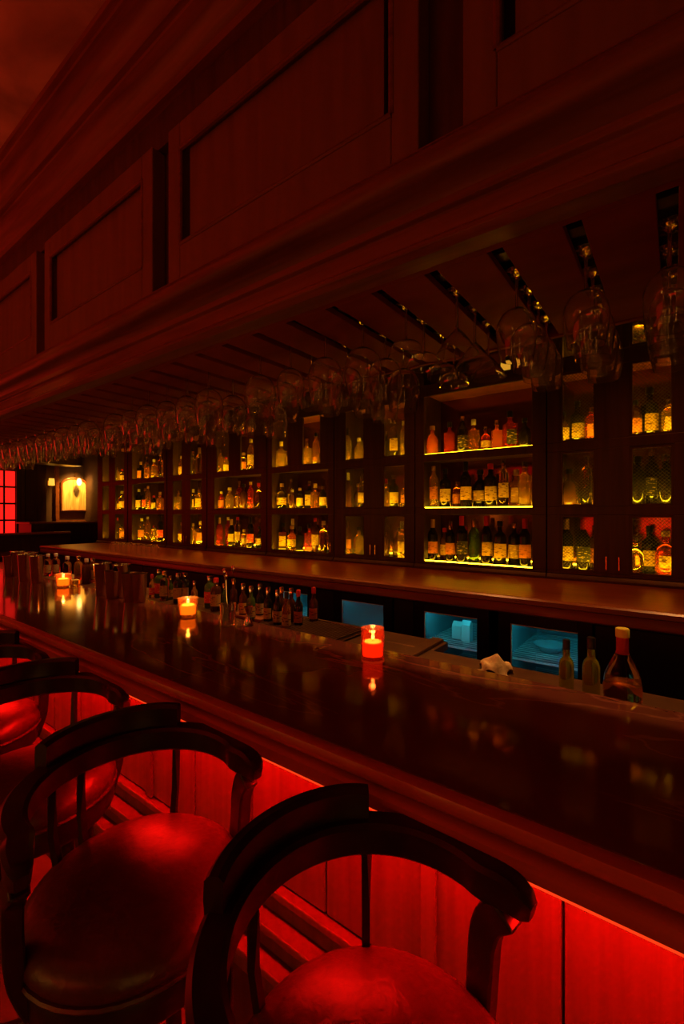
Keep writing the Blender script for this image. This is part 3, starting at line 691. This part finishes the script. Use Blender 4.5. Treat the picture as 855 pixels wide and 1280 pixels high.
# ------------------------------------------------------------------ candles
wax_r = mat('red_wax', (.6, .04, .02), .5, emit=(1, .05, .004), es=1.5)  # emission paints flame light into the red, orange and melted wax
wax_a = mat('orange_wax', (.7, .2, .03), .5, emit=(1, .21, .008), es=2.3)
flame_m = mat('flame', (1, .7, .3), .5, emit=(1, .45, .08), es=40)
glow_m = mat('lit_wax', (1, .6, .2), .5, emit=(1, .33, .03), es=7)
cg_flare = mat('candle_glass_amber', (1, .55, .25), .25, trans=.9, ior=1.3)
cg_red = mat('candle_glass_red', (1, .25, .15), .12, trans=.95, ior=1.3)
def candle(x, y, rib, label):
    t = thing('candle', label, 'candle', (x, y, BZ+.0005)); t.scale = (1.12, 1.12, 1.12)
    h = .072
    if rib:
        m = M(); seg = 40; prof = [(.030, 0), (.032, .004), (.032, h+.012), (.030, h+.012), (.029, .006)]
        for (r, zz) in prof:
            for k in range(seg):
                rr = r-(.0015 if (k % 2 and r > .031) else 0); a = 2*PI*k/seg
                m.v.append((rr*math.cos(a), rr*math.sin(a), zz))
        for i in range(len(prof)-1):
            for k in range(seg): m.f.append((i*seg+k, i*seg+(k+1) % seg, (i+1)*seg+(k+1) % seg, (i+1)*seg+k))
        m.build('ribbed_glass', cg_red, t, True, local=True)
        rw = .027; wz = .045
    else:
        M().lathe([(.0005, 0), (.024, 0), (.030, .006), (.036, .035), (.039, .07), (.0375, .07), (.034, .035), (.028, .009), (.0005, .008)], 28).build('glass_holder', cg_flare, t, True, local=True)
        rw = .027; wz = .042
    w = M().lathe([(.0005, .010), (rw, .010), (rw+.002, wz-.002), (rw, wz), (.0005, wz-.004)], 20).build('wax', wax_r if rib else wax_a, t, True, local=True)
    M().lathe([(.0005, wz+.001), (rw*.85, wz+.0012), (rw*.85, wz+.003), (.0005, wz+.003)], 16).build('melted_wax', glow_m, t, True, local=True)
    M().lathe([(.001, wz+.003), (.001, wz+.012), (.0003, wz+.0125)], 6).build('wick', black, t, local=True)
    M().lathe([(.0004, wz+.007), (.0035, wz+.010), (.0042, wz+.014), (.0022, wz+.020), (.0003, wz+.025)], 10).build('flame', flame_m, t, True, local=True)
    d = lamp('candle_light', 'POINT', (0, 0, wz+.03), .16, (1, .36, .07), size=.008); d.parent = t; d.data.energy = .4
    return t
candle(PX(466, 1.155), 1.155, True, 'lit candle in ribbed red glass, nearest of the three on the bar')
candle(PX(235, 1.155), 1.155, False, 'lit candle in flared amber glass, middle of the three on the bar')
candle(PX(79, 1.165), 1.165, False, 'lit candle in flared glass, farthest of the three on the bar')
# little glass beside the far candle
t = thing('votive_holder', 'empty square glass holder right of the farthest candle', 'candle holder', (PX(94, 1.20), 1.20, BZ+.0005))
M().box(-.022, .022, -.022, .022, 0, .045).build('glass', gl['pale'], t, bevel=.004, local=True)

# ------------------------------------------------------------------ shaker tins
def tin_mesh(h, r0, r1):
    return M().lathe([(.0005, 0), (r0, 0), (r0+.001, .002), (r1, h-.003), (r1+.0015, h), (r1-.0005, h), (r1-.001, h-.004), (r0-.001, .004), (.0005, .003)], 24)
tm = tin_mesh(.175, .030, .043).mesh('tin_body', steel, True)
tm2 = tin_mesh(.145, .028, .041).mesh('tin_body', mat('hammered_steel', (.6, .42, .3), .22, 1), True)
rim = M().lathe([(.043, .172), (.0455, .1735), (.0455, .177), (.0425, .177)], 20).mesh('rim', steel, True)
tins = [(128, 1.17, 0), (141, 1.16, 1), (152, 1.20, 0), (163, 1.17, 1), (174, 1.19, 1), (12, 1.13, 1), (22, 1.17, 0), (31, 1.12, 0), (38, 1.19, 0), (46, 1.13, 0)]
tl = ['tall steel shaker tin, leftmost by the middle of the bar', 'copper-toned shaker tin right of the leftmost tall tin', 'steel shaker tin standing at the back of the tin cluster', 'copper-toned shaker tin in the middle of the tin cluster', 'copper-toned shaker tin at the right end of the cluster',
      'copper-toned shaker tin at the far end of the bar, leftmost', 'steel shaker tin at the far end, second from left', 'steel shaker tin at the far end, front middle', 'steel shaker tin at the far end, set back', 'steel shaker tin at the far end, rightmost']
for (px, y, kk), l in zip(tins, tl):
    t = thing('shaker_tin', l, 'shaker', (PX(px, y), y, BZ+.0005), 'shaker tins on the bar')
    inst('tin_body', tm2 if kk else tm, t)
    if not kk: inst('rim', rim, t)

# ------------------------------------------------------------------ bitters and small bottles on the worktop
def at_ledge(px, y): return PX(px, y), y
dash = [(343, 1.42, 'dark', 'yellow', 'silver'), (355, 1.40, 'dark', 'cream', 'silver'), (360, 1.46, 'brown', 'white', 'gold'), (366, 1.38, 'amber', 'cream', 'black'), (372, 1.47, 'brown', None, 'silver'), (322, 1.40, 'green', 'cream', 'silver'),
        (333, 1.47, 'dark', 'white', 'silver'), (312, 1.43, 'brown', 'yellow', 'silver'), (381, 1.45, 'dark', 'orange', 'red'), (300, 1.5, 'brown', None, 'gold'), (392, 1.54, 'brown', 'orange', 'red')]
dash.sort()
for i, (px, y, g, l, c) in enumerate(dash):
    w = '%s from left on the worktop behind the bar' % onum(i)
    bottle('dash', g, l, c, PX(px-8 if px < 385 else px, y), y, LZ, w, 'bitters bottles on the worktop', 1.06)
for i, px in enumerate((190, 199, 206, 213, 223, 231, 243, 262, 270, 280)):
    y = 1.44+.03*(i % 2)
    bottle('flask' if i % 3 else 'dash', random.choice(['pale', 'green', 'brown', 'dark', 'clear']), random.choice(['cream', 'yellow', 'red', None]), random.choice(['silver', 'gold', 'red']), PX(px, y), y, LZ,
           '%s from left in the row behind the amber candle' % onum(i), 'small bottles behind the amber candle', .9)
for i, px in enumerate((60, 70, 84, 98, 108, 116)):
    y = 1.45+.05*(i % 2)
    bottle('flask', random.choice(['pale', 'green', 'brown', 'clear']), random.choice(['cream', 'white', None]), random.choice(['silver', 'white']), PX(px, y), y, LZ, '%s from left near the farthest candle' % onum(i), 'small bottles near the farthest candle', .95)
# right-hand trio
yl = 1.335
bottle('dash', 'olive', None, 'black', PX(708, yl), yl, LZ, 'standing left of the other on the ledge by the squat decanter', None, 1.0)
bottle('dash', 'olive', None, 'black', PX(739, yl-.01), yl-.01, LZ, 'standing beside the squat decanter on the ledge', None, 1.12)
t = bottle('decanter', 'clear', None, 'yellow', PX(778, yl+.01), yl+.01, LZ, 'with a yellow cap and dark red neck on the ledge', None, 1.0)
M().lathe([(.0135, .135), (.0142, .135), (.0142, .178), (.0135, .178)], 14).build('neck_foil', cp['red'], t, True, local=True)
M().lathe([(.0005, .004), (.037, .004), (.041, .012), (.0422, .05), (.0415, .062), (.0005, .062)], 20)  .build('liquor', gl['amber'], t, True, local=True)

# towel
t = thing('bar_towel', 'crumpled pale bar towel lying over the inner edge of the bar', 'towel', PT(619, 838, LZ+.002))
m = M(); nx, ny = 26, 20
rnd = random.Random(4)
ph = [(rnd.uniform(10, 30), rnd.uniform(0, 6)) for _ in range(6)]
for layer in (0, 1):
    for i in range(nx):
        for j in range(ny):
            u, v = i/(nx-1)*2-1, j/(ny-1)*2-1
            hh = max(0, 1-(u*u*.9+v*v*.9))**.5
            f = .5+.5*math.sin(ph[0][0]*.22*u+ph[0][1]+1.6*v)*math.cos(ph[1][0]*.2*v+ph[1][1])
            g_ = .5+.5*math.sin(6*u+3*v+1.3)
            zz = hh*(.022+.026*f+.012*g_)
            s_ = 1 if layer == 0 else .92
            m.v.append((u*.046*(1+.15*math.sin(4*v)), v*.036*(1+.2*math.cos(3*u)), zz*s_+(0 if layer == 0 else -.0005)))
    b = layer*nx*ny
    m.f += [(b+i*ny+j, b+i*ny+j+1, b+(i+1)*ny+j+1, b+(i+1)*ny+j) for i in range(nx-1) for j in range(ny-1)]
m.build('cloth', noisy(mat('towel_cloth', rough=.9), (.55, .38, .18), (.72, .52, .26), (1, 1, 1), 80, bump=.3), t, True, local=True)

# tool cup with spoons and strainer
cx, cy, _ = PT(285, 781, BZ)
t = thing('tool_cup', 'glass cup at the bar edge right of the amber candle', 'cup', (cx, cy, BZ+.0005))
M().lathe([(.0005, 0), (.026, 0), (.028, .003), (.032, .085), (.0305, .085), (.0265, .005), (.0005, .004)], 20).build('cup', glass, t, True, local=True)
for k, (dx, dy, hh) in enumerate(((.012, .006, .20), (-.012, .004, .17), (.0, -.012, .19))):
    s_ = thing('bar_spoon', ['long twisted bar spoon leaning right in the glass cup', 'shorter bar spoon leaning left in the glass cup', 'bar spoon leaning forward in the glass cup'][k], 'spoon', (cx, cy, BZ+.006), 'spoons in the glass cup')
    M().sweep([(dx*-.6, dy*-.6, 0), (dx, dy, hh*.6), (dx*1.6, dy*1.6, hh)], circ(.0016, 6)).build('handle', steel, s_, True, local=True)
    M().lathe([(.0003, hh-.002), (.009, hh+.008), (.011, hh+.02), (.007, hh+.03), (.0003, hh+.033)], 10, c=(dx*1.6, dy*1.6, 0), sy=.35).build('bowl', steel, s_, True, local=True)
t = thing('jigger', 'steel double jigger beside the glass tool cup', 'jigger', (cx+.075, cy+.04, BZ+.0005))
M().lathe([(.0005, .003), (.019, 0), (.021, 0), (.007, .042), (.018, .075), (.0165, .075), (.005, .044), (.0005, .04)], 18).build('cone', steel, t, True, local=True)

# tumblers upside down on the back counter, left
tb = M().lathe([(.033, 0), (.035, .0), (.031, .085), (.0005, .087), (.0005, .08), (.0295, .078)], 14).mesh('tumbler', glass, True)
k = 0
for r_ in range(2):
    for c_ in range(9):
        px = 143+c_*6.4-r_*2
        y = 2.10+.09*r_
        t = inst('tumbler', tb); t.location = (PX(px, y), y, CZ+.0006)
        tag(t, 'upturned clear tumbler, %s from left in the %s row on the back counter' % (onum(c_), ['front', 'rear'][r_]), 'glass', 'upturned tumblers on the back counter')
# bottles on low counter
for i, px in enumerate((262, 268, 283, 300, 345, 380)):
    pass

# ------------------------------------------------------------------ far wall
FXW = XW
def far_box(m, y0, y1, z0, z1, x0=.0, x1=.03): return m.box(FXW+x0, FXW+x1, y0, y1, z0, z1)
def FYp(px):   # Y on the plane X=FXW for a column
    t = (px-427.5)/560; a = math.cos(R(YAW)); b = math.sin(R(YAW))
    X = FXW; return (t*(-b*X)-a*X)/(b-a*t)
def FZp(px, py):
    Y = FYp(px); f = -math.sin(R(YAW))*FXW+math.cos(R(YAW))*Y; return H+(642-py)/560*f
# red window with muntins
wy1 = FYp(19); wy0 = wy1-.95; wz0, wz1 = FZp(10, 671), FZp(10, 588)
win = struct(M().box(FXW+.001, FXW+.05, wy1, wy1+.06, wz0-.06, wz1+.06).box(FXW+.001, FXW+.05, wy0-.06, wy0, wz0-.06, wz1+.06).box(FXW+.001, FXW+.05, wy0, wy1, wz1, wz1+.06).box(FXW+.001, FXW+.07, wy0, wy1, wz0-.06, wz0).build('window_1', wood_dark))
red_pane = mat('backlit_red_pane', (.8, .05, .03), .3, emit=(1, .012, .008), es=1.3)
ncol, nrow = 7, 4
for i in range(ncol):
    for j in range(nrow):
        a = wy0+(wy1-wy0)*i/ncol; b = wy0+(wy1-wy0)*(i+1)/ncol; c = wz0+(wz1-wz0)*j/nrow; d = wz0+(wz1-wz0)*(j+1)/nrow
        M().box(FXW+.008, FXW+.014, a+.008, b-.008, c+.010, d-.010).build('pane', red_pane, win)
for i in range(1, ncol):
    a = wy0+(wy1-wy0)*i/ncol; M().box(FXW+.002, FXW+.03, a-.010, a+.010, wz0, wz1).build('muntin', wood_dark, win)
for j in range(1, nrow):
    c = wz0+(wz1-wz0)*j/nrow; M().box(FXW+.003, FXW+.024, wy0, wy1, c-.012, c+.012).build('muntin', wood_dark, win)
# wooden pilasters and arched lit niche mirror
t = thing('arched_mirror', 'brightly lit arched mirror in a wooden frame on the far wall', 'mirror', (FXW+.04, FYp(91), FZp(91, 640)))
my0, my1, mz0, mz1 = FYp(75), FYp(107), FZp(91, 638), FZp(91, 607)
cyy = (my0+my1)/2; rr = (my1-my0)/2
arch = [(my0, mz0), (my1, mz0), (my1, mz1)]+[(cyy+rr*math.cos(a), mz1+.6*rr*math.sin(a)) for a in [PI*k/12 for k in range(1, 12)]]+[(my0, mz1)]
m = M(); b = len(arch); m.v = [(FXW+.05, y, zz) for y, zz in arch]+[(FXW+.035, y, zz) for y, zz in arch]
m.f = [tuple(range(b)), tuple(reversed(range(b, 2*b)))]+[(k, (k+1) % b, b+(k+1) % b, b+k) for k in range(b)]
m.build('mirror_plate', noisy(mat('gold_mirror', rough=.5), (.45, .25, .06), (.95, .75, .35), (1, 14, 1.5), 2), t)
M().sweep([(FXW+.05, y, zz) for y, zz in arch], circ(.018, 8), up=Vector((1, 0, 0)), closed=True).build('frame', counter_wood, t, True)
lamp('mirror_lamp', 'SPOT', (FXW+.42, cyy, mz1+.36), 75, (1, .5, .07), (0, R(38), 0), size=.03, spot=62)
t = thing('picture_lamp', 'small glowing globe lamp above the arched mirror', 'lamp', (FXW+.02, cyy+.02, mz1+.16))
bulb = mat('bulb_glow', (1, .8, .4), .4, emit=(1, .58, .16), es=9)
M().lathe([(.0005, -.055), (.03, -.045), (.05, 0), (.03, .045), (.0005, .055)], 14, c=(.14, 0, -.11), sx=.7, sy=.7).build('globe', bulb, t, True, local=True)
M().sweep([(-.015, 0, 0), (.07, 0, .03), (.14, 0, .0)], circ(.006, 6)).build('arm', brass, t, True, local=True)
shade = mat('sconce_shade', (.9, .7, .3), .5, emit=(1, .42, .04), es=1.5)
for px, l in ((61, 'yellow-shaded wall sconce left of the arched mirror'), (112, 'yellow-shaded wall sconce right of the arched mirror')):
    t = thing('wall_sconce', l, 'lamp', (FXW+.01, FYp(px), FZp(px, 607)), 'sconces on the far wall')
    M().lathe([(.034, 0), (.040, 0), (.034, .10), (.030, .10)], 12, c=(.09, 0, 0)).build('shade', shade, t, True, local=True)
    M().sweep([(0, 0, .03), (.05, 0, .0), (.09, 0, .02)], circ(.005, 6)).build('arm', brass, t, True, local=True)
    M().box(0, .012, -.02, .02, 0, .07).build('wall_plate', brass, t, local=True)
tr = struct(M().box(FXW+.001, FXW+.05, FYp(68), FYp(72.5), .9, 2.25).box(FXW+.001, FXW+.05, FYp(113), FYp(122), .9, 2.25).box(FXW+.001, FXW+.05, FYp(72.5), FYp(113), FZp(90, 656), FZp(90, 650)).build('trim_1', counter_wood))
struct(M().box(FXW+.001, FXW+.06, FYp(30), FYp(56), 0, 2.3).build('door_1', wood_dark, bevel=.003))
struct(M().box(FXW+.001, FXW+.04, FYp(24), FYp(29.5), 0, 2.3).build('trim_2', wall_mat))
# low partition at the far end with dark chairs and ledge
t = thing('partition', 'low brown partition closing the far end of the bar', 'partition', (-6.45, 1.3, 0))
M().box(-6.50, -6.42, .2, 2.60, 0, 1.26).build('panel', wood_cab, t)
M().box(-6.53, -6.39, .15, 2.60, 1.2605, 1.285).build('cap_rail', counter_wood, t, bevel=.003)
t = thing('side_table', 'dark sideboard standing below the arched mirror', 'sideboard', (-7.1, 2.85, 0))
M().box(-7.3, -6.85, 2.3, 3.15, .1, 1.38).build('body', wood_dark, t)
M().box(-7.33, -6.82, 2.27, 3.17, 1.3805, 1.405).build('top', counter_wood, t, bevel=.003)

# ------------------------------------------------------------------ stools
def smooth_path(p, n=6):
    P = [Vector(q) for q in p]; P = [P[0]*2-P[1]]+P+[P[-1]*2-P[-2]]; out = []
    for i in range(1, len(P)-2):
        for k in range(n):
            t = k/n; a, b, c, d = P[i-1], P[i], P[i+1], P[i+2]
            out.append(.5*((2*b)+(-a+c)*t+(2*a-5*b+4*c-d)*t*t+(-a+3*b-3*c+d)*t**3))
    out.append(P[-2]); return out
SZ = H-.690
def make_stool(label):
    """local frame: sits at origin, faces +X, back towards -X"""
    t = thing('bar_stool', label, 'stool', (0, 0, 0), 'bar stools along the counter')
    rs = .200
    M().lathe([(.0005, SZ+.006), (.06, SZ+.004), (.11, SZ), (.15, SZ-.008), (.176, SZ-.017), (.193, SZ-.03), (rs, SZ-.044), (rs+.001, SZ-.058), (rs-.006, SZ-.072), (.0005, SZ-.072)], 40).build('seat_cushion', leather, t, True)
    M().sweep([((rs-.001)*math.cos(a), (rs-.001)*math.sin(a), SZ-.071) for a in [2*PI*k/40 for k in range(40)]], circ(.005, 6), closed=True).build('piping', leather, t, True)
    M().lathe([(.0005, SZ-.0725), (rs-.008, SZ-.0725), (rs-.004, SZ-.08), (rs-.004, SZ-.125), (rs-.010, SZ-.135), (.0005, SZ-.135)], 40).build('seat_apron', stool_wood, t, True)
    # arm rail: horseshoe
    zr_ = H-.543
    pts = []
    ha, hb = .196, .203
    for a in [80+i*(360-160)/30 for i in range(31)]:
        ra = R(a); pts.append((ha*math.cos(ra)*1.0, hb*math.sin(ra), zr_+.004*(-math.cos(ra))))
    endR, endL = pts[0], pts[-1]
    pts = [(endR[0]+.070, endR[1]+.006, zr_-.010), (endR[0]+.032, endR[1]+.006, zr_-.002)]+pts+[(endL[0]+.032, endL[1]-.006, zr_-.002), (endL[0]+.070, endL[1]-.006, zr_-.010)]
    pts = smooth_path(pts, 4)
    def asec(tt):
        e = min(tt, 1-tt)*len(pts)/7.0
        q = .45+.55*math.sqrt(max(0, 1-(1-min(1, e))**2))
        return [(a*q, c*q) for a, c in sec]
    sec = [(-.020, -.017), (-.014, -.023), (.014, -.023), (.020, -.017), (.022, .024), (.015, .030), (-.015, .030), (-.022, .024)]
    M().sweep(pts, asec).build('arm_rail', stool_wood, t, True)
    # raised crest
    cp_ = []
    for a in [180-44+i*86/22 for i in range(23)]:
        ra = R(a); cp_.append(((ha+.002)*math.cos(ra)-.006, (hb+.002)*math.sin(ra), zr_+.046))
    def csec(tt):
        e = 1-abs(2*tt-1)**6*.12
        return [(-.013, -.032), (.013, -.032), (.016, 0), (.015, .030*e), (.008, .038*e), (-.004, .038*e), (-.012, .030*e), (-.010, 0)]
    M().sweep(cp_, csec).build('crest_rail', stool_wood, t, True)
    for a in (138, 197, 216):
        ra = R(a)
        M().sweep([(.17*math.cos(ra), .17*math.sin(ra), SZ-.11), (.196*math.cos(ra), .2*math.sin(ra), SZ+.03), (ha*math.cos(ra), hb*math.sin(ra), zr_-.012)], rect(.013, .013)).build('spindle', stool_wood, t, True)
    for s_ in (1, -1):
        e = endR if s_ > 0 else endL
        p = [(.03, s_*.178, SZ-.13), (.026, s_*.202, SZ-.06), (.028, s_*.208, SZ+.01), (.031, s_*.209, SZ+.055), (.042, s_*.209, SZ+.09), (e[0]+.034, e[1]+s_*.004, zr_-.027)]
        M().sweep(smooth_path(p, 5), lambda tt: [(-.019-.004*tt, -.015), (.019+.004*tt, -.015), (.019+.004*tt, .015), (-.019-.004*tt, .015)], up=Vector((0, 1, 0))).build('arm_support', stool_wood, t, True, bevel=.004)
    for a in (45, 135, 225, 315):
        ra = R(a)
        M().sweep([(.135*math.cos(ra), .135*math.sin(ra), SZ-.13), (.16*math.cos(ra), .16*math.sin(ra), .4), (.20*math.cos(ra), .20*math.sin(ra), .007)], lambda tt: circ(.021-.006*tt, 10)).build('leg', stool_wood, t, True)
    M().sweep([(.172*math.cos(a), .172*math.sin(a), .30) for a in [2*PI*k/32 for k in range(32)]], circ(.010, 8), closed=True).build('foot_ring', stool_wood, t, True)
    return t
SC = .85
sl = ['dark bentwood bar stool nearest the camera with round red-lit seat', 'dark bentwood bar stool with shadowed round seat, second from the camera', 'dark bentwood bar stool, third from the camera', 'dark bentwood bar stool, fourth from the camera at the left edge', 'dark bentwood bar stool, fifth from the camera', 'dark bentwood bar stool, sixth from the camera', 'dark bentwood bar stool farthest down the bar']
st0 = make_stool(sl[0])
rz0 = R(-10)
xs_ = [-.297, -.848, -1.41, -1.97, -2.53, -3.09, -3.66]
for i, xx in enumerate(xs_):
    if i == 0: st0.location = (xx, .470, 0.0); st0.rotation_euler.z = rz0
    else: copy_tree(st0, (xx, .470+(.01 if i > 1 else 0), 0.0), rz0+R([0, 0, 2, -2, 3, 0, 1][i]), sl[i])
